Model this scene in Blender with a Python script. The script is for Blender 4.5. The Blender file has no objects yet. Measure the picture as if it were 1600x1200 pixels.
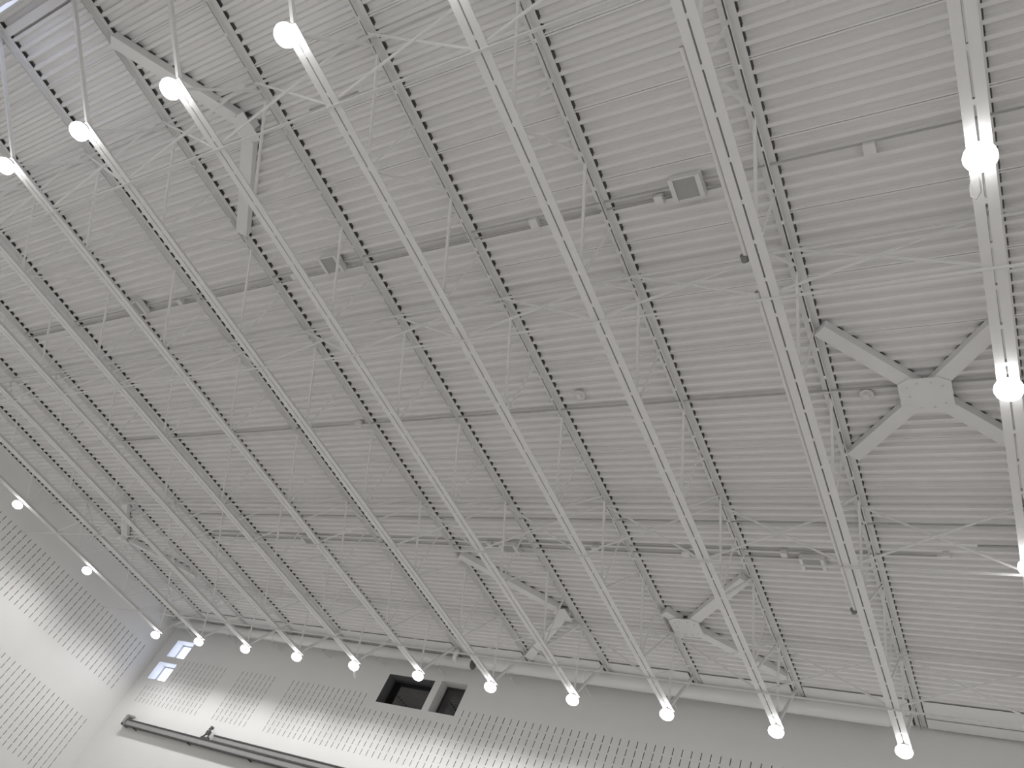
import bpy, bmesh, math, random
from mathutils import Vector, Matrix

random.seed(4)
sc = bpy.context.scene
C = sc.collection
H = 1.6                       # camera height above the gym floor; every z below is metres above the camera, +H

# ------------------------------------------------------------------ camera
cam_d = bpy.data.cameras.new('camera')
cam_d.sensor_fit = 'HORIZONTAL'
cam_d.sensor_width = 36.0
cam_d.lens = 1258.787 / 1600 * 36.0
cam_d.clip_start = 0.05
cam_d.clip_end = 400
cam = bpy.data.objects.new('camera', cam_d)
C.objects.link(cam)
rx = Vector((0.8327479, 0.4063353, 0.3760618))      # image right, in the hall's axes
ry = Vector((-0.0789437, 0.7594427, -0.6457668))    # image down
rz = Vector((-0.5479953, 0.5080732, 0.6645019))     # line of sight
cam.matrix_world = Matrix(((rx.x, -ry.x, -rz.x, 0), (rx.y, -ry.y, -rz.y, 0), (rx.z, -ry.z, -rz.z, H), (0, 0, 0, 1)))
sc.camera = cam

# ------------------------------------------------------------------ view and daylight
sc.view_settings.view_transform = 'Standard'
sc.view_settings.look = 'None'
sc.view_settings.gamma = 1.0
sc.view_settings.use_curve_mapping = False
sc.view_settings.exposure = 0.0
w = bpy.data.worlds.new('daylight')
sc.world = w
w.use_nodes = True
bg = w.node_tree.nodes['Background']
bg.inputs[0].default_value = (0.72, 0.79, 1.0, 1)
bg.inputs[1].default_value = 4.0
SPOT_W = 120.0
BOWL_E = 9.0

# ------------------------------------------------------------------ measured layout
S = 2.07
X0 = -0.286
XJ = lambda i: X0 - S * i
ZT = 8.572 + H                # underside of the top chords
ZB = 7.404 + H                # underside of the bottom chords
ZD = ZT + 0.090               # low flats of the roof deck rest here
YW, YN = 15.46, -1.15         # far and near wall faces
XL, XR = -24.95, 8.4
YB0, YB1 = 0.566, 13.892      # ends of the bottom chords
LAST, FIRST = 11, -3

# ------------------------------------------------------------------ materials
def mat(name, col, rough=0.6, metal=0.0, noise=0.04, nscale=6.0, bump=0.0, bscale=60, spec=0.5):
    m = bpy.data.materials.new(name)
    m.use_nodes = True
    nt = m.node_tree
    b = nt.nodes['Principled BSDF']
    b.inputs['Roughness'].default_value = rough
    b.inputs['Metallic'].default_value = metal
    b.inputs['Specular IOR Level'].default_value = spec
    tc = nt.nodes.new('ShaderNodeTexCoord')
    n = nt.nodes.new('ShaderNodeTexNoise')
    n.inputs['Scale'].default_value = nscale
    n.inputs['Detail'].default_value = 3
    nt.links.new(tc.outputs['Object'], n.inputs['Vector'])
    r = nt.nodes.new('ShaderNodeMixRGB')
    r.inputs[1].default_value = tuple(c * (1 - noise) for c in col) + (1,)
    r.inputs[2].default_value = tuple(min(1, c * (1 + noise)) for c in col) + (1,)
    nt.links.new(n.outputs['Fac'], r.inputs[0])
    nt.links.new(r.outputs[0], b.inputs['Base Color'])
    if bump:
        n2 = nt.nodes.new('ShaderNodeTexNoise')
        n2.inputs['Scale'].default_value = bscale
        nt.links.new(tc.outputs['Object'], n2.inputs['Vector'])
        bp = nt.nodes.new('ShaderNodeBump')
        bp.inputs['Strength'].default_value = bump
        bp.inputs['Distance'].default_value = 0.01
        nt.links.new(n2.outputs['Fac'], bp.inputs['Height'])
        nt.links.new(bp.outputs[0], b.inputs['Normal'])
    return m

M = dict(
    deck=mat('white painted roof deck', (0.83, 0.82, 0.815), 0.55, noise=0.03, nscale=3),
    steel=mat('white painted steel', (0.80, 0.795, 0.79), 0.45, noise=0.02),
    bare_shade=mat('unpainted deck steel and gap shade', (0.19, 0.19, 0.185), 0.8, noise=0.15),
    bar=mat('white painted thin steel', (0.88, 0.875, 0.87), 0.45, noise=0.02),
    wall=mat('white painted block', (0.80, 0.80, 0.785), 0.7, noise=0.02, nscale=2, bump=0.15),
    slot=mat('slot lining', (0.34, 0.34, 0.34), 0.9),
    jambdark=mat('dark grey window reveal', (0.15, 0.15, 0.155), 0.8),
    black=mat('black booth lining', (0.10, 0.105, 0.125), 0.9),
    floor=mat('pale sports floor', (0.60, 0.585, 0.565), 0.35, noise=0.05, nscale=1.5),
    housing=mat('white lamp housing', (0.75, 0.75, 0.74), 0.4),
    duct=mat('glossy white duct', (0.78, 0.775, 0.76), 0.11, noise=0.01),
    conduit=mat('grey-white conduit', (0.50, 0.495, 0.49), 0.4, noise=0.03),
    pipe=mat('white conduit', (0.78, 0.77, 0.76), 0.35, noise=0.01),
    grille=mat('grey speaker grille', (0.42, 0.415, 0.40), 0.7),
    cap=mat('dull grey end cap', (0.22, 0.22, 0.215), 0.6),
    galv=mat('galvanised grey rail', (0.34, 0.335, 0.33), 0.5, metal=0.25, noise=0.12, nscale=9),
    darkmet=mat('dark grey rail edge', (0.09, 0.088, 0.088), 0.45, metal=0.5),
    frame=mat('window frame', (0.55, 0.55, 0.57), 0.5),
)
def emis(name, col, s):
    m = bpy.data.materials.new(name)
    m.use_nodes = True
    nt = m.node_tree
    b = nt.nodes['Principled BSDF']
    b.inputs['Base Color'].default_value = (0.8, 0.8, 0.8, 1)
    b.inputs['Emission Color'].default_value = col + (1,)
    b.inputs['Emission Strength'].default_value = s
    return m
M['lens'] = emis('lit lamp diffuser', (1.0, 0.99, 0.99), BOWL_E)
def glass(name, tint, refl=0.08):
    m = bpy.data.materials.new(name)
    m.use_nodes = True
    nt = m.node_tree
    nt.nodes.remove(nt.nodes['Principled BSDF'])
    out = nt.nodes['Material Output']
    t = nt.nodes.new('ShaderNodeBsdfTransparent')
    t.inputs[0].default_value = tint + (1,)
    g = nt.nodes.new('ShaderNodeBsdfGlossy')
    g.inputs['Roughness'].default_value = 0.02
    mx = nt.nodes.new('ShaderNodeMixShader')
    mx.inputs[0].default_value = refl
    nt.links.new(t.outputs[0], mx.inputs[1])
    nt.links.new(g.outputs[0], mx.inputs[2])
    nt.links.new(mx.outputs[0], out.inputs[0])
    return m
M['glass'] = glass('clear window glass', (0.95, 0.96, 0.98))
M['darkglass'] = glass('tinted booth glass', (0.5, 0.5, 0.53), 0.14)

# ------------------------------------------------------------------ helpers
def quad(bm, pts):
    return bm.faces.new([bm.verts.new(p) for p in pts])

def add_box(bm, x0, x1, y0, y1, z0, z1, mi=0):
    v = [bm.verts.new((x, y, z)) for z in (z0, z1) for y in (y0, y1) for x in (x0, x1)]
    for f in ((0, 2, 3, 1), (4, 5, 7, 6), (0, 1, 5, 4), (2, 6, 7, 3), (0, 4, 6, 2), (1, 3, 7, 5)):
        bm.faces.new([v[i] for i in f]).material_index = mi

def add_bar(bm, a, b, wd, ht, up=(0, 0, 1), mi=0):
    """a square bar from a to b: wd wide, ht tall"""
    a, b = Vector(a), Vector(b)
    d = (b - a).normalized()
    s = d.cross(Vector(up))
    if s.length < 1e-4:
        s = d.cross(Vector((1, 0, 0)))
    s.normalize()
    u = s.cross(d).normalized()
    v = [bm.verts.new(p + s * (i * wd / 2) + u * (j * ht / 2)) for p in (a, b) for i, j in ((-1, -1), (1, -1), (1, 1), (-1, 1))]
    for f in ((0, 3, 2, 1), (4, 5, 6, 7), (0, 1, 5, 4), (1, 2, 6, 5), (2, 3, 7, 6), (3, 0, 4, 7)):
        bm.faces.new([v[i] for i in f]).material_index = mi

def add_angle(bm, a, b, leg, th, s, u):
    """an L-section bar from a to b with legs along s and u"""
    a, b, s, u = Vector(a), Vector(b), Vector(s), Vector(u)
    prof = [(0, 0), (leg, 0), (leg, th), (th, th), (th, leg), (0, leg)]
    ra = [bm.verts.new(a + s * p + u * q) for p, q in prof]
    rb = [bm.verts.new(b + s * p + u * q) for p, q in prof]
    n = len(prof)
    for i in range(n):
        bm.faces.new((ra[i], ra[(i + 1) % n], rb[(i + 1) % n], rb[i]))
    bm.faces.new(ra[::-1]); bm.faces.new(rb)

def add_tube(bm, pts, r, seg=12, cap=True, mi=0):
    pts = [Vector(p) for p in pts]
    rings = []
    prev = None
    for i, p in enumerate(pts):
        if i == 0: d = pts[1] - pts[0]
        elif i == len(pts) - 1: d = pts[-1] - pts[-2]
        else: d = (pts[i + 1] - p).normalized() + (p - pts[i - 1]).normalized()
        d.normalize()
        if prev is None:
            s = d.cross(Vector((0, 0, 1)))
            if s.length < 1e-3: s = d.cross(Vector((1, 0, 0)))
        else:
            s = prev - d * prev.dot(d)
        s.normalize(); prev = s
        u = s.cross(d)
        rings.append([bm.verts.new(p + (s * math.cos(t) + u * math.sin(t)) * r) for t in (2 * math.pi * k / seg for k in range(seg))])
    for a, b in zip(rings, rings[1:]):
        for k in range(seg):
            f = bm.faces.new((a[k], a[(k + 1) % seg], b[(k + 1) % seg], b[k])); f.smooth = True; f.material_index = mi
    if cap:
        bm.faces.new(rings[0][::-1]).material_index = mi; bm.faces.new(rings[-1]).material_index = mi

def add_lathe(bm, prof, seg=24, c=(0, 0, 0), mi=0, smooth=True):
    rings = []
    for r, z in prof:
        if r < 1e-6: rings.append([bm.verts.new((c[0], c[1], c[2] + z))])
        else: rings.append([bm.verts.new((c[0] + r * math.cos(2 * math.pi * k / seg), c[1] + r * math.sin(2 * math.pi * k / seg), c[2] + z)) for k in range(seg)])
    for a, b in zip(rings, rings[1:]):
        for k in range(seg):
            k2 = (k + 1) % seg
            q = [a[k % len(a)], a[k2 % len(a)], b[k2 % len(b)], b[k % len(b)]]
            u = []
            for v in q:
                if v not in u: u.append(v)
            if len(u) > 2:
                f = bm.faces.new(u); f.smooth = smooth; f.material_index = mi

def obj(name, bm, m, parent=None, loc=None, recalc=True):
    if recalc: bmesh.ops.recalc_face_normals(bm, faces=bm.faces)
    me = bpy.data.meshes.new(name)
    bm.to_mesh(me); bm.free()
    for k in (m if isinstance(m, (list, tuple)) else (m,)):
        me.materials.append(M[k])
    o = bpy.data.objects.new(name, me)
    C.objects.link(o)
    if parent: o.parent = parent
    if loc is not None: o.location = loc
    return o

def thing(name, label, cat, loc=(0, 0, 0), group=None):
    o = bpy.data.objects.new(name, None)
    C.objects.link(o)
    o.location = loc
    o['label'] = label; o['category'] = cat
    if group: o['group'] = group
    return o

def tag(o, label, cat, group=None):
    o['label'] = label; o['category'] = cat
    if group: o['group'] = group
    return o

def struct(o, label=None):
    o['kind'] = 'structure'
    if label: o['label'] = label
    return o

def dup(root, loc, label):
    r = root.copy(); C.objects.link(r); r.location = loc; r['label'] = label
    for ch in list(root.children):
        c = ch.copy(); C.objects.link(c); c.parent = r
        for g in list(ch.children):
            d = g.copy(); C.objects.link(d); d.parent = c
    return r

ORD = ['first', 'second', 'third', 'fourth', 'fifth', 'sixth', 'seventh', 'eighth', 'ninth', 'tenth', 'eleventh', 'twelfth', 'thirteenth']

# ------------------------------------------------------------------ the roof deck (fluted sheet, flutes along x)
PITCH = 0.1524
FH = 0.050
LAP0 = 2.66                                   # a sheet lap; laps every six flutes
BRACES = [((-1.215, 7.30), [(XJ(1) + .10, 6.15), (XJ(1) + .10, 8.36), (XJ(0) - .10, 6.38), (XJ(0) - .10, 8.17)]),
          ((-6.06, 12.78), [(XJ(3) + .10, 12.38), (XJ(3) + .10, 13.16), (XJ(2) - .10, 11.24), (XJ(2) - .10, 14.18)]),
          ((-8.72, 12.72), [(XJ(5) + .10, 10.95), (XJ(5) + .10, 14.62)]),
          ((-9.08, 1.52), [(XJ(5) + .10, -.20), (XJ(5) + .10, 2.98)]),
          ((XJ(11) + .14, 10.9), [(XJ(10) - .10, 9.3), (XJ(10) - .10, 12.5)])]
def deck():
    bm = bmesh.new()
    prof = []
    k0 = int(math.floor((YN - LAP0) / PITCH)) - 2
    k1 = int(math.ceil((YW - LAP0) / PITCH)) + 2
    for k in range(k0, k1):
        y = LAP0 + k * PITCH
        if k % 6 == 0:                        # the side lap: a narrow open seam
            prof += [(y, 0.0), (y + 0.016, 0.0), (y + 0.017, 0.016), (y + 0.024, 0.016), (y + 0.025, 0.0), (y + 0.044, 0.0)]
        else:
            prof += [(y, 0.0), (y + 0.044, 0.0)]
        prof += [(y + 0.066, FH), (y + 0.130, FH)]
    # the spray paint never reached the steel right above the chords and braces; at the edge plates, gap shade painted in
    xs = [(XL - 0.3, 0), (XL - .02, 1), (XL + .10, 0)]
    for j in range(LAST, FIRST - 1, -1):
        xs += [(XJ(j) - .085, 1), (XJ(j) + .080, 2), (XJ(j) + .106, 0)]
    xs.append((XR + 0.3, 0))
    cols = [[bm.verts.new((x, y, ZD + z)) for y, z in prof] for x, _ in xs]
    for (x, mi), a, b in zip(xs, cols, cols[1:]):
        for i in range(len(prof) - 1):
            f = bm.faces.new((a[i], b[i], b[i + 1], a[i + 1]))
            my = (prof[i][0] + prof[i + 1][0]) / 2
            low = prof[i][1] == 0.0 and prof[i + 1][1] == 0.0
            f.material_index = 1 if (mi == 1 or (mi == 2 and not low) or 14.60 < my) and (mi or x >= XJ(LAST)) and x > XL - .1 else 0  # over the far edge plates the same dark grey paints in the gap's shade
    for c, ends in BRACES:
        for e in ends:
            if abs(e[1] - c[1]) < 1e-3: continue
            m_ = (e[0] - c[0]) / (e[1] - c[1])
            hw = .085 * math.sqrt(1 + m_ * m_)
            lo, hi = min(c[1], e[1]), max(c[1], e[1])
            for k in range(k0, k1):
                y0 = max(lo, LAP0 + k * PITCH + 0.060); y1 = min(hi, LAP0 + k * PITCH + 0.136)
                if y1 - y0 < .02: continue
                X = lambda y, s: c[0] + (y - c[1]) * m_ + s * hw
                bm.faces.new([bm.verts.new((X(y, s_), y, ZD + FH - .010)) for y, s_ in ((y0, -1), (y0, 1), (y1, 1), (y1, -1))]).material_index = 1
    add_box(bm, XL - 0.3, XR + 0.3, YN - 0.4, YW + 0.5, ZD + 0.058, ZD + 0.13)
    struct(obj('ceiling', bm, ['deck', 'bare_shade'], recalc=False), 'white fluted metal roof deck')
deck()

# ------------------------------------------------------------------ walls of slotted block
def slotted_wall(name, label, u0, u1, w0, w1, P, N, openings, slotted, lat_u, lat_w, thick=0.35):
    """u runs along the wall, w upward; P(u, w, d) gives the point d behind the face. Each slot is a real recess."""
    bm = bmesh.new()
    us = {u0, u1}; ws = {w0, w1}
    for (a, b, c, d) in openings: ws |= {c, d}
    def lat(lo, hi, off):
        k = math.ceil((lo - off) / 0.2 - 1e-6); r = []
        while off + k * 0.2 <= hi + 1e-6: r.append(round(off + k * 0.2, 4)); k += 1
        return r
    slat = slotted['w']
    for lo, hi in slat: ws |= set(lat(lo, hi, lo))
    us |= set(lat(u0, u1, lat_u))
    base = us; ws = sorted(ws)
    def row_us(c, d):
        r = set(base)
        for p, q, e, f in openings:
            if e < (c + d) / 2 < f: r |= {p, q}
        r = sorted(r)
        return [u for i, u in enumerate(r) if i == 0 or u - r[i - 1] > 1e-4]
    ws = [q for i, q in enumerate(ws) if i == 0 or q - ws[i - 1] > 1e-4]
    cache = {}
    def V(u, w_, d=0.0):
        k = (round(u, 4), round(w_, 4), round(d, 4))
        if k not in cache: cache[k] = bm.verts.new(P(*k))
        return cache[k]
    for c, d in zip(ws, ws[1:]):
        us = row_us(c, d)
        for a, b in zip(us, us[1:]):
            mu, mw = (a + b) / 2, (c + d) / 2
            if any(p < mu < q and r < mw < s for p, q, r, s in openings): continue
            is_slot = abs(b - a - 0.2) < 1e-3 and abs(d - c - 0.2) < 1e-3 and slotted['f'](mu, mw)
            if not is_slot:
                bm.faces.new((V(a, c), V(b, c), V(b, d), V(a, d)))
                continue
            s0, s1, t0, t1, e = mu - 0.009, mu + 0.009, c + 0.022, d - 0.022, 0.07
            o_ = [V(a, c), V(b, c), V(b, d), V(a, d)]
            i_ = [bm.verts.new(P(*q)) for q in ((s0, t0, 0), (s1, t0, 0), (s1, t1, 0), (s0, t1, 0))]
            k_ = [bm.verts.new(P(*q)) for q in ((s0, t0, e), (s1, t0, e), (s1, t1, e), (s0, t1, e))]
            for i in range(4):
                j = (i + 1) % 4
                bm.faces.new((o_[i], o_[j], i_[j], i_[i]))
                bm.faces.new((i_[i], i_[j], k_[j], k_[i])).material_index = 1
            bm.faces.new(k_).material_index = 1
    for (a, b, c, d) in openings:             # reveals of the openings
        mi = 2 if (a, b, c, d) in DARK else 0
        for p, q in (((a, c), (b, c)), ((b, c), (b, d)), ((b, d), (a, d)), ((a, d), (a, c))):
            bm.faces.new([bm.verts.new(P(*p, 0)), bm.verts.new(P(*q, 0)), bm.verts.new(P(*q, thick)), bm.verts.new(P(*p, thick))]).material_index = mi
    # a plain outer face and the rim
    for c, d in zip(ws, ws[1:]):
        us = row_us(c, d)
        for a, b in zip(us, us[1:]):
            mu, mw = (a + b) / 2, (c + d) / 2
            if any(p < mu < q and r < mw < s for p, q, r, s in openings): continue
            bm.faces.new([bm.verts.new(P(*q, thick)) for q in ((a, c), (b, c), (b, d), (a, d))])
    bmesh.ops.remove_doubles(bm, verts=bm.verts, dist=1e-4)
    o = obj(name, bm, ['wall', 'slot', 'jambdark'])
    return struct(o, label)

W1 = (-15.08, -13.54, 7.25 + H, 8.06 + H)     # dark booth window
W2 = (-13.33, -12.51, 7.25 + H, 8.10 + H)     # its narrow neighbour
W3 = (-24.53, -23.60, 6.65 + H, 7.25 + H)     # bright daylight windows by the corner
W4 = (-24.40, -23.50, 7.47 + H, 8.06 + H)
DARK = [W1]
ROW0 = 5.85 + H
def far_slots(x, z):
    if not (ROW0 < z < ROW0 + 1.6): return False
    if x < -24.35: return False
    if -24.8 < x < -23.35 and z > 6.45 + H: return False
    if -21.25 < x < -20.70: return False
    if -18.95 < x < -18.45: return False
    if -15.45 < x < -12.45 and z > 7.05 + H: return False
    return True
slotted_wall('wall_far', 'white painted block wall with rows of short vertical slots', XL, XR, 0.0, ZD + 0.06,
             lambda u, w_, d: (u, YW + d, w_), None, [W1, W2, W3, W4],
             dict(w=[(ROW0, ROW0 + 1.6)], f=far_slots), -18.40, 0)
def left_slots(y, z):
    return -0.6 < y < 15.0 and (ROW0 < z < ROW0 + 1.6 or 3.05 + H < z < 4.85 + H)
slotted_wall('wall_left', 'white painted block wall with two bands of vertical slots', YN, YW, 0.0, ZD + 0.06,
             lambda u, w_, d: (XL - d, u, w_), None, [],
             dict(w=[(3.05 + H, 4.85 + H), (ROW0, ROW0 + 1.6)], f=left_slots), 15.00, 0)
NWIN = (-12.7, -11.2, 7.95 + H, 8.32 + H)     # window high in the near wall
def plain_wall(name, pts_boxes):
    bm = bmesh.new()
    for b in pts_boxes: add_box(bm, *b)
    return struct(obj(name, bm, 'wall'))
plain_wall('wall_near', [(XL - .3, NWIN[0], YN - .3, YN, 0, ZD + .06), (NWIN[1], XR + .3, YN - .3, YN, 0, ZD + .06),
                         (NWIN[0], NWIN[1], YN - .3, YN, 0, NWIN[2]), (NWIN[0], NWIN[1], YN - .3, YN, NWIN[3], ZD + .06)])
plain_wall('wall_right', [(XR, XR + .3, YN, YW, 0, ZD + .06)])
bm = bmesh.new(); add_box(bm, XL - .4, XR + .4, YN - .4, YW + .5, -0.2, 0.0)
struct(obj('floor', bm, 'floor'), 'pale wooden sports floor')

# windows
def window(n, box, depth, pane_m, label, mull=None, frame_m='frame'):
    x0, x1, z0, z1 = box
    t = bpy.data.objects.new('window_%d' % n, None); C.objects.link(t)
    t.location = ((x0 + x1) / 2, YW + depth, z0); struct(t, label)
    cx, cz = (x0 + x1) / 2, z0
    bm = bmesh.new()
    f = 0.035
    add_box(bm, x0 - cx, x0 - cx + f, -.02, .03, 0, z1 - z0); add_box(bm, x1 - cx - f, x1 - cx, -.02, .03, 0, z1 - z0)
    add_box(bm, x0 - cx + f, x1 - cx - f, -.02, .03, 0, f); add_box(bm, x0 - cx + f, x1 - cx - f, -.02, .03, z1 - z0 - f, z1 - z0)
    obj('window_frame', bm, frame_m, t)
    bm = bmesh.new(); add_box(bm, x0 - cx + f, x1 - cx - f, 0.0, 0.008, f, z1 - z0 - f)
    obj('window_pane', bm, pane_m, t)
    return t
window(1, W1, 0.30, 'darkglass', 'wide dark booth window in a dark reveal high on the far wall', frame_m='darkmet')
window(2, W2, 0.30, 'darkglass', 'narrow dark booth window in a white reveal high on the far wall', frame_m='darkmet')
window(3, W3, 0.31, 'glass', 'lower small bright daylight window by the left corner')
window(4, W4, 0.31, 'glass', 'upper small bright daylight window by the left corner')
bm = bmesh.new()
cx = (NWIN[0] + NWIN[1]) / 2
add_box(bm, NWIN[0], NWIN[1], YN - .2, YN - .19, NWIN[2], NWIN[3])
struct(obj('window_5', bm, 'glass'), 'bright window high in the near wall')
bm = bmesh.new()                              # the unlit booth behind the two dark windows
x0, x1, z0, z1 = -15.5, -12.1, 6.9 + H, 8.4 + H
add_box(bm, x0, x1, YW + 2.0, YW + 2.1, z0, z1)
add_box(bm, x0 - .1, x0, YW + .36, YW + 2.1, z0, z1); add_box(bm, x1, x1 + .1, YW + .36, YW + 2.1, z0, z1)
add_box(bm, x0 - .1, x1 + .1, YW + .36, YW + 2.1, z0 - .1, z0); add_box(bm, x0 - .1, x1 + .1, YW + .36, YW + 2.1, z1, z1 + .1)
struct(obj('wall_booth', bm, 'black'), 'black lining of the booth behind the dark windows')

# angle trims under the deck along the walls
bm = bmesh.new()
add_angle(bm, (XL, YN, ZD - .012), (XL, YW, ZD - .012), 0.12, 0.010, (1, 0, 0), (0, 0, 1))
struct(obj('trim_1', bm, 'steel'), 'white steel ledger along the top of the left wall')
bm = bmesh.new()
for i in range(FIRST, LAST + 1):              # closure pieces between the joist ends, one run along the far wall
    xa, xb = XJ(i) + .12, (XJ(i - 1) - .12 if i > FIRST else XR)
    add_box(bm, xa, xb, 14.56, 15.06, ZD - .036, ZD - .026)
    add_box(bm, xa, xb, 15.05, 15.06, ZD - .056, ZD - .036)
    add_box(bm, xa, xb, 15.09, 15.40, ZD - .056, ZD - .046)
struct(obj('trim_2', bm, 'steel'), 'white steel edge plates between joist ends along the far wall')
bm = bmesh.new()
for i in range(FIRST, LAST + 1):
    xa, xb = XJ(i) + .12, (XJ(i - 1) - .12 if i > FIRST else XR)
    add_box(bm, xa, xb, -1.0, -.88, ZT + .06, ZD - .004)
struct(obj('trim_3', bm, 'steel'), 'white steel edge plates between joist ends along the near wall')

# ------------------------------------------------------------------ open-web joists
VN = [2.24, 4.22, 6.22, 8.18, 10.2, 12.22]    # bottom panel points
TN = [1.22, 3.25, 5.25, 7.28, 9.25, 11.32, 13.2]
def make_joist(label):
    t = thing('roof_joist', label, 'roof joist', (XJ(0), 0, 0), 'white open-web roof joists')
    bm = bmesh.new()
    for s in (-1, 1):
        a, b = (s * .011, YN + .02, ZD - .001), (s * .011, YW - .01, ZD - .001)
        add_angle(bm, a, b, 0.080, 0.009, (s, 0, 0), (0, 0, -1))
    for k in range(34):                       # filler plates tie the two angles
        y = -.6 + k * .47
        add_box(bm, -.012, .012, y, y + .05, ZT + .012, ZT + .05)
    obj('top_chord', bm, 'steel', t)
    bm = bmesh.new()
    for s in (-1, 1):
        add_angle(bm, (s * .010, YB0 - .06, ZB), (s * .010, YB1 + .06, ZB), 0.092, 0.009, (s, 0, 0), (0, 0, 1))
    for k in range(28):
        y = .81 + k * .47
        add_box(bm, -.012, .012, y, y + .05, ZB + .005, ZB + .05)
    obj('bottom_chord', bm, 'steel', t)
    lo, hi = ZB + .05, ZT + .045
    for k, y in enumerate(TN):                # diagonals down from each top panel point
        ya = VN[k - 1] if k > 0 else YB0 + .02
        yb = VN[k] if k < len(VN) else YB1 - .02
        for q, yy in ((-1, ya), (1, yb)):
            bm = bmesh.new()
            add_bar(bm, (0, y + q * .05, hi), (0, yy - q * .05, lo), 0.028, 0.034, (1, 0, 0))
            obj('diagonal_web', bm, 'bar', t)
    for y in VN:
        bm = bmesh.new(); add_bar(bm, (0, y, hi), (0, y, lo), 0.022, 0.024)
        obj('vertical_web', bm, 'bar', t)
    for ya, yb in ((YB0, -1.02), (YB1, 14.62)):
        bm = bmesh.new(); add_bar(bm, (0, ya, ZB + .05), (0, yb, hi), 0.050, 0.050, (1, 0, 0))
        obj('end_web', bm, 'steel', t)
    return t

def joist_label(i):
    if i == 0: return 'white open-web roof joist at the right edge, seen from below with lamps along it'
    if i == LAST: return 'white open-web roof joist nearest the left wall, carrying a line of lamps'
    if i > 0: return 'white open-web roof joist, %s to the left of the lamp-lined one at the right edge' % ORD[i - 1]
    return 'white open-web roof joist, %s to the right of the lamp-lined one at the right edge' % ORD[-i - 1]
j0 = make_joist(joist_label(0))
for i in range(FIRST, LAST + 1):
    if i: dup(j0, (XJ(i), 0, 0), joist_label(i))

# ------------------------------------------------------------------ bridging between the joists
ROWS = [(1.04, 1.42, 'nearest'), (4.95, 4.82, 'second nearest'), (9.38, 9.32, 'second farthest'), (13.05, 12.80, 'farthest')]
for n, (yt, yb, nm) in enumerate(ROWS):
    for which, y, z in (('top', yt, ZT - .034), ('bottom', yb, ZB - .034)):
        bm = bmesh.new()
        add_angle(bm, (XL, y, z + .034), (XR, y, z + .034), 0.040 if which == 'top' else .036, 0.006, (0, 1, 0), (0, 0, -1))
        tag(obj('bridging_angle', bm, 'bar' if which == 'top' else 'steel'), 'long thin white bar crossing under the joists, %s bar of the %s row' % ('upper' if which == 'top' else 'lower', nm), 'bridging bar', 'horizontal bridging angles')
    proto = None
    for i in range(1, LAST + 1):
        lab = 'thin crossed white bars between joists, %s row, %s bay from the right' % (nm, ORD[i - 1])
        if proto is None:
            t = thing('cross_bridging', lab, 'cross bracing', (XJ(1), 0, 0), 'crossed bridging bars')
            for sgn in (1, -1):
                za, zb = (ZT - .07, ZB + .03) if sgn > 0 else (ZB + .03, ZT - .07)
                ya, yb_ = (yt, yb) if sgn > 0 else (yb, yt)
                off = .012 * sgn
                bm = bmesh.new()
                add_bar(bm, (.09, ya - .03 + off, za), (S - .09, yb_ - .03 + off, zb), 0.034, 0.008, (0, 1, 0))
                add_bar(bm, (.09, ya - .03 + off, za), (S - .09, yb_ - .03 + off, zb), 0.008, 0.034, (0, 1, 0))
                obj('diagonal_bar', bm, 'bar', t)
            proto = t
        else:
            dup(proto, (XJ(i), 0, 0), lab)

# ------------------------------------------------------------------ heavy roof bracing in the deck plane
def brace(label, centre, ends, gusset=True):
    t = thing('roof_brace', label, 'roof brace', (centre[0], centre[1], ZT), 'heavy diagonal roof braces')
    for ex, ey in ends:
        d = Vector((ex - centre[0], ey - centre[1], 0))
        g = d.normalized() * 0.16
        bm = bmesh.new()
        add_bar(bm, (g.x, g.y, .02), (d.x, d.y, .02), 0.19, 0.13)
        obj('brace_arm', bm, 'steel', t)
    bm = bmesh.new()
    if gusset:
        r = [(-.30, -.20), (-.17, -.28), (.17, -.28), (.30, -.20), (.30, .20), (.17, .28), (-.17, .28), (-.30, .20)]
    else:
        r = [(-.24, -.08), (-.10, -.20), (.09, -.22), (.09, .22), (-.10, .20), (-.24, .08)]
    for z0, z1 in ((-.062, -.046),):
        a = [bm.verts.new((x, y, z0)) for x, y in r]; b = [bm.verts.new((x, y, z1)) for x, y in r]
        bm.faces.new(a); bm.faces.new(b[::-1])
        for k in range(len(r)): bm.faces.new((a[k], a[(k + 1) % len(r)], b[(k + 1) % len(r)], b[k]))
    if not gusset:
        add_box(bm, -.02, .10, -.05, .05, -.046, .08)
    g = obj('gusset_plate', bm, 'steel', t)
    for bx, by in ((-.2, -.14), (-.08, -.2), (.08, -.2), (.2, -.14), (-.2, .14), (-.08, .2), (.08, .2), (.2, .14), (-.18, 0)):
        if gusset or (-.1 < bx < .05 and abs(by) > .1):
            bm = bmesh.new(); add_lathe(bm, [(0, -.075), (.014, -.074), (.014, -.062)], 8, (bx, by, 0))
            obj('bolt', bm, 'steel', g)
    return t
for (c, e), lab, g in zip(BRACES, ['large white X-shaped roof brace with a bolted square plate at its centre, at right',
        'large white X-shaped roof brace with lopsided arms near the far wall', 'white V-shaped roof brace meeting a joist near the far wall',
        'white V-shaped roof brace meeting a joist near the top left lamps', 'white V-shaped roof brace high in the far left corner'], (1, 1, 0, 0, 0)):
    brace(lab, c, e, bool(g))

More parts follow.
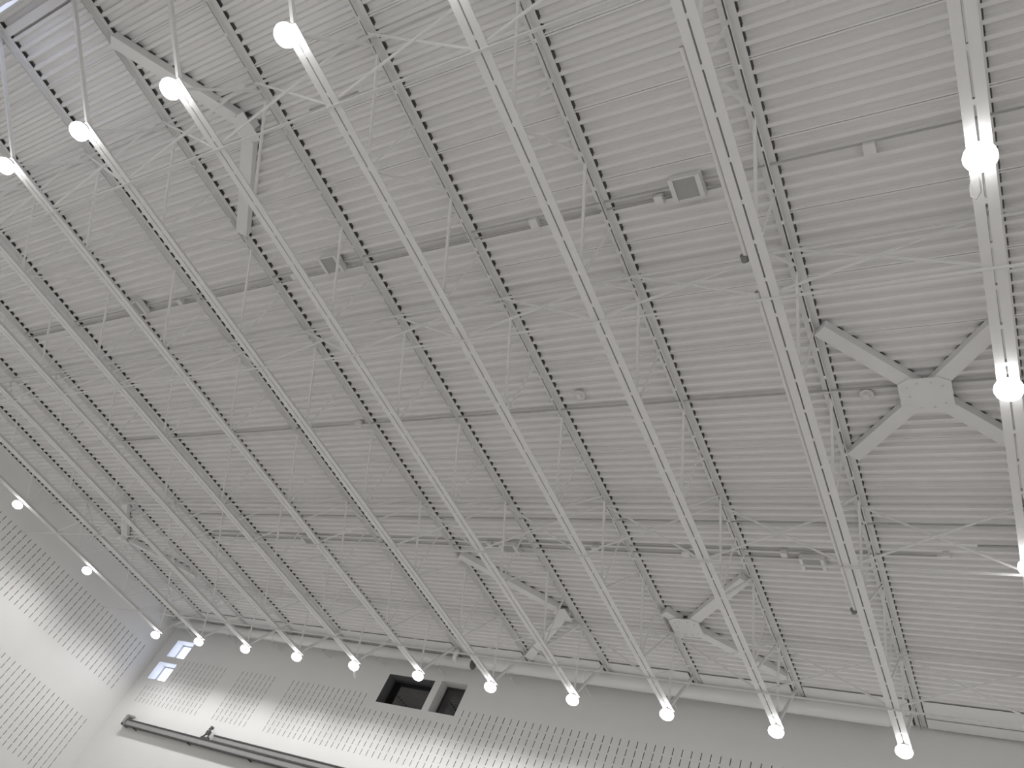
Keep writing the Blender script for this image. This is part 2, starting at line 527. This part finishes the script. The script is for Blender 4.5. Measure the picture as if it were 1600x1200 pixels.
# ------------------------------------------------------------------ high-bay lamps
def make_lamp(loc, label):
    t = thing('high_bay_lamp', label, 'lamp', loc, 'round high-bay lamps')
    bm = bmesh.new()
    add_lathe(bm, [(0, -.004), (.050, -.004), (.055, -.020), (.080, -.026), (.085, -.040), (.070, -.040), (0, -.038)], 28)
    obj('housing', bm, 'housing', t)
    bm = bmesh.new()
    add_lathe(bm, [(.070, -.041), (.110, -.055), (.132, -.088), (.136, -.125), (.122, -.165), (.082, -.196), (.04, -.208), (0, -.210)], 28)
    obj('diffuser', bm, 'lens', t)
    bm = bmesh.new()
    add_box(bm, -.045, .045, -.02, .02, -.004, .0)
    for s in (-1, 1): add_box(bm, s * .04 - .006, s * .04 + .006, -.015, .015, 0, .05)
    obj('bracket', bm, 'housing', t)
    ld = bpy.data.lights.new('lamp_light', 'SPOT')
    ld.energy = SPOT_W
    ld.spot_size = math.radians(166)
    ld.spot_blend = 0.62
    ld.shadow_soft_size = 0.12
    ld.color = (1.0, 0.987, 0.99)
    lo = bpy.data.objects.new('lamp_light', ld)
    C.objects.link(lo); lo.parent = t; lo.location = (0, 0, -.25)
    return t
lamps = []
YF, YNR = YB1 - .02, YB0 + .0
for i in range(FIRST, LAST + 1):
    if i == 0: lab = 'lit lamp at the far end of the lamp-lined joist, just outside the right edge'
    elif i == 1: lab = 'lit lamp at bottom right, closest to the right edge in the far row'
    elif i == 6: lab = 'lit lamp hanging in front of the dark window, in the far row'
    elif i == 5: lab = 'lit lamp just right of the narrow dark window, in the far row'
    elif i == 10: lab = 'lit lamp beside the upper bright corner window, in the far row'
    elif i == 11: lab = 'lit lamp by the corner of the two walls, left end of the far row'
    elif i > 1: lab = 'lit lamp in the far row, %s from its right end' % ORD[i - 1]
    else: lab = 'lit lamp in the far row, %s beyond the right edge' % ORD[-i - 1]
    lamps.append((XJ(i) - (.06 if i == 11 else 0), YF, lab))
    if i == 3: lab = 'largest lit lamp at the top, right end of the top left row'
    elif i == 4: lab = 'lit lamp in front of the V-shaped brace, in the top left row'
    elif i == 5: lab = 'lit lamp third from the right in the top left row'
    elif i == 6: lab = 'lit lamp at the left edge, lowest of the top left row'
    elif i > 6: lab = 'lit lamp in the near row, %s beyond the left edge' % ORD[i - 7]
    elif i >= 0: lab = 'lit lamp in the near row, %s beyond the top edge' % ORD[2 - i]
    else: lab = 'lit lamp in the near row, %s beyond the right edge' % ORD[-i - 1]
    lamps.append((XJ(i), YNR, lab))
for n, (y, lab) in enumerate([(3.63, 'big lit lamp at upper right under the lamp-lined joist, nearest the camera'),
                              (6.24, 'lit lamp at the right beside the X-shaped brace, second along its joist'),
                              (9.05, 'lit lamp cut by the right edge, third along its joist'),
                              (11.5, 'lit lamp beyond the right edge, fourth along its joist')]):
    lamps.append((XJ(0), y, lab))
for y, lab in [(10.82, 'lit lamp on the leftmost joist, next before the far left corner'), (8.06, 'lit lamp at the left edge over the slotted left wall'),
               (5.4, 'lit lamp on the leftmost joist, just outside the left edge'), (2.9, 'lit lamp on the leftmost joist, farther outside the left edge')]:
    lamps.append((XJ(11) - .12, y, lab))
lp = None
for x, y, lab in lamps:
    z = ZB + .0
    if lp is None: lp = make_lamp((x, y, z), lab)
    else:
        o = dup(lp, (x, y, z), lab)
        if 'big lit lamp' in lab or x == XJ(7) and y > 9:      # a loose cable loop hangs below these two
            bm = bmesh.new()
            add_tube(bm, [(-.06, .10, -.16), (-.10, .22, -.20), (-.10, .29, -.24), (-.06, .31, -.26), (-.02, .26, -.24), (-.02, .16, -.20), (-.02, .09, -.17)], .008, 6)
            obj('cable_loop', bm, 'pipe', o)

# ------------------------------------------------------------------ conduits, boxes, speakers on the deck
def conduit(pts, r, lab):
    bm = bmesh.new(); add_tube(bm, pts, r, 8)
    return tag(obj('conduit', bm, 'conduit'), lab, 'conduit')
zc = ZD - .016
def flat(y, xa, xb, z=zc): return [(xa, y, z), (xb, y, z)]
conduit(flat(3.88, -19.0, 2.0), .014, 'thin white conduit along the deck in the nearest conduit row, nearer of the pair')
conduit(flat(3.99, -19.0, -2.9), .014, 'thin white conduit along the deck in the nearest conduit row, farther of the pair')
conduit(flat(7.22, -19.0, 2.0), .014, 'single thin white conduit along the deck in the middle conduit row')
conduit(flat(9.86, -19.0, 2.0), .012, 'single thin white conduit between the middle and far conduit rows')
conduit(flat(10.55, -19.0, -1.5), .014, 'thin white conduit along the deck in the far conduit row, nearer of the pair')
conduit(flat(10.72, -19.0, -3.5), .014, 'thin white conduit along the deck in the far conduit row, farther of the pair')
conduit([(-.95, 10.30, zc), (2.0, 10.30, zc)], .014, 'short white conduit stub at the right, beyond the third lamp')
conduit([(-8.0, 1.62, zc), (-7.1, 1.62, zc)], .012, 'short white conduit with a small fitting near the top left row of lamps')
def jbox(x, y, s, lab):
    bm = bmesh.new(); add_box(bm, -s * .5, s * .5, -s * .5, s * .5, -.085, 0)
    o = obj('junction_box', bm, 'pipe', loc=(x, y, ZD - .002))
    bmesh.ops  # keep the mesh sharp-edged like a pressed steel box
    return tag(o, lab, 'junction box', 'white junction boxes on the deck')
for x, y, s, lab in [(-1.31, 3.93, .12, 'small white junction box between the X-brace joists, upper right'), (-3.69, 3.99, .11, 'small white junction box just left of the square speaker'),
                     (-5.45, 3.93, .12, 'small white junction box on the nearest conduit row, one joist bay left of the speaker'), (-10.1, 3.93, .11, 'small white junction box on the nearest conduit row beside the tilted speaker'),
                     (-13.2, 3.93, .11, 'small white junction box on the nearest conduit row at far left'),
                     (-5.43, 10.66, .13, 'small white junction box on the far conduit row in the middle'), (-3.72, 10.58, .10, 'small white junction box beside the far right speaker'),
                     (-7.2, 10.62, .12, 'small white junction box on the far conduit row by the third joist'), (-9.6, 10.6, .11, 'small white junction box just left of the far middle speaker'),
                     (-1.37, 10.5, .09, 'small white junction box at the right end of the far conduit row'), (-10.9, 7.2, .12, 'small white junction box on the middle conduit row at left')]:
    jbox(x, y, s, lab)
def detector(x, y, lab):
    t = thing('smoke_detector', lab, 'smoke detector', (x, y, ZD), 'round white detectors on the deck')
    bm = bmesh.new(); add_lathe(bm, [(0, 0), (.09, 0), (.09, -.03), (.075, -.04), (0, -.04)], 20); obj('base', bm, 'pipe', t)
    bm = bmesh.new(); add_lathe(bm, [(.055, -.041), (.055, -.075), (.035, -.09), (0, -.092)], 20); obj('head', bm, 'pipe', t)
detector(-1.92, 7.33, 'round white smoke detector just left of the X-shaped brace plate')
detector(-6.02, 6.95, 'round white smoke detector near the middle of the ceiling')
def speaker(x, y, lab, tilt=0.0):
    t = thing('ceiling_speaker', lab, 'speaker', (x, y, ZD - .01), 'square ceiling speakers')
    t.rotation_euler = (0, tilt, 0)
    bm = bmesh.new(); add_box(bm, -.135, .135, -.13, .13, -.10, -.02); obj('grille', bm, 'grille', t)
    bm = bmesh.new()
    for s in (-1, 1): add_box(bm, s * .165 - .028, s * .165 + .028, -.15, .15, -.115, 0)
    add_box(bm, -.137, .137, -.15, -.13, -.10, 0); add_box(bm, -.137, .137, .13, .15, -.10, 0)
    obj('frame', bm, 'pipe', t)
speaker(-3.30, 3.90, 'square grey-faced ceiling speaker in a white frame, nearest and largest')
speaker(-9.16, 3.86, 'square grey ceiling speaker by the fifth joist, half hidden by a web bar')
speaker(-14.45, 3.86, 'grey square ceiling speaker at the far left of the nearest conduit row')
speaker(-3.30, 10.76, 'square grey-faced ceiling speaker at right on the far conduit row')
speaker(-9.14, 10.70, 'square grey-faced ceiling speaker above the V-shaped brace, far conduit row')
speaker(-14.9, 10.70, 'square grey-faced ceiling speaker on the far conduit row at left')

# pipes strapped beside the second bottom chord
def side_pipe(ya, yb, lab):
    t = thing('ceiling_pipe', lab, 'pipe', (XJ(1) - .135, ya, ZB + .035), 'white pipes beside a joist')
    bm = bmesh.new(); add_tube(bm, [(0, 0, 0), (0, yb - ya, 0)], .028, 12, cap=False); obj('tube', bm, 'pipe', t)
    bm = bmesh.new(); add_tube(bm, [(-.022, yb - ya - .01, -.005), (-.022, yb - ya + .07, -.005)], .040, 14); obj('end_cap', bm, 'cap', t)
side_pipe(2.02, 4.28, 'shorter slim white pipe with a grey end cap beside a joist at upper right')
side_pipe(4.75, 10.32, 'longer slim white pipe with a grey end cap beside a joist at lower right')

# ------------------------------------------------------------------ round ducts along the far wall
def duct(xa, xb, y, zc_, r, lab, dome):
    t = thing('round_duct', lab, 'duct', (xa, y, zc_), 'round ducts along the far wall')
    L = xb - xa
    bm = bmesh.new()
    add_tube(bm, [(0, 0, 0), (L, 0, 0)], r, 28, cap=not dome)
    if dome:
        prev = None
        for k in range(0, 7):
            a = k / 6 * math.pi / 2
            ring = [bm.verts.new((L + math.sin(a) * r * .9, math.cos(q) * r * max(math.cos(a), .02), math.sin(q) * r * max(math.cos(a), .02))) for q in (2 * math.pi * j / 28 for j in range(28))]
            if prev:
                for j in range(28):
                    bm.faces.new((prev[j], prev[(j + 1) % 28], ring[(j + 1) % 28], ring[j])).smooth = True
            prev = ring
    obj('tube', bm, 'duct', t)
    n = int(L / S) + 1
    for k in range(n):
        xk = .9 + k * S
        if xk > L - .2: break
        bm = bmesh.new()
        add_tube(bm, [(xk - .02, 0, 0), (xk + .02, 0, 0)], r + .006, 28, cap=False)
        add_box(bm, xk - .015, xk + .015, r * .5, YW - y, -r - .03, -r - .005)
        add_box(bm, xk - .015, xk + .015, r * .2, r * .7, -r - .03, -r * .55)
        obj('hanger_strap', bm, 'steel', t)
    return t
d1 = duct(-24.6, -12.28, 15.0, 8.40 + H, 0.135, 'long round white duct along the far wall above the dark windows, open dark end', False)
bm = bmesh.new(); add_tube(bm, [(12.31, 0, 0), (12.33, 0, 0)], .128, 24); obj('end_cap', bm, 'cap', d1)
bm = bmesh.new()
add_tube(bm, [(11.85, -.02, -.05), (11.86, -.20, .0), (11.90, -.26, .10), (11.92, -.27, .19)], .06, 14)
obj('elbow', bm, 'duct', d1)
duct(-12.1, -2.86, 15.0, 8.49 + H - .02, 0.150, 'long round white duct along the far wall at right with a domed end', True)

# ------------------------------------------------------------------ grey rails on the far wall
t = thing('wall_rail', 'long dull grey metal double rail on brackets, low on the far wall', 'rail', (-23.78, 15.33, 5.065 + H))
def channel(bm, x0, x1, y0, y1, z0, z1):
    add_box(bm, x0, x1, y0, y1, z0 + .03, z1 - .03, 0)
    add_box(bm, x0, x1, y0 - .02, y1 + .02, z1 - .03, z1, 1)
    add_box(bm, x0, x1, y0 - .02, y1 + .02, z0, z0 + .03, 1)
bm = bmesh.new(); channel(bm, .05, 16, -.03, .03, 0.0, .20); obj('lower_rail', bm, ['galv', 'darkmet'], t)
bm = bmesh.new(); channel(bm, 3.95, 16, .02, .07, .20, .38); obj('upper_rail', bm, ['galv', 'darkmet'], t)
bm = bmesh.new()
add_box(bm, -.06, .06, -.06, .125, -.01, .05); add_box(bm, -.10, .02, -.06, .125, .0, .30); add_box(bm, -.12, .20, -.03, .06, .27, .33)
obj('end_bracket', bm, 'galv', t)
for k in range(6):
    bm = bmesh.new()
    x = .55 + k * 2.6
    add_box(bm, x - .02, x + .02, -.03, .125, -.022, .0)
    obj('support_bracket', bm, 'darkmet', t)
bm = bmesh.new()
add_box(bm, 3.52, 3.86, -.02, .03, .20, .26)
add_tube(bm, [(3.56, 0, .24), (3.70, 0, .42), (3.72, 0, .56)], .022, 8)
add_tube(bm, [(3.80, 0, .24), (3.72, 0, .40), (3.62, 0, .50)], .020, 8)
add_box(bm, 3.62, 3.76, -.03, .04, .34, .44); add_box(bm, 3.66, 3.74, -.03, .04, .50, .57)
obj('clamp', bm, 'darkmet', t)
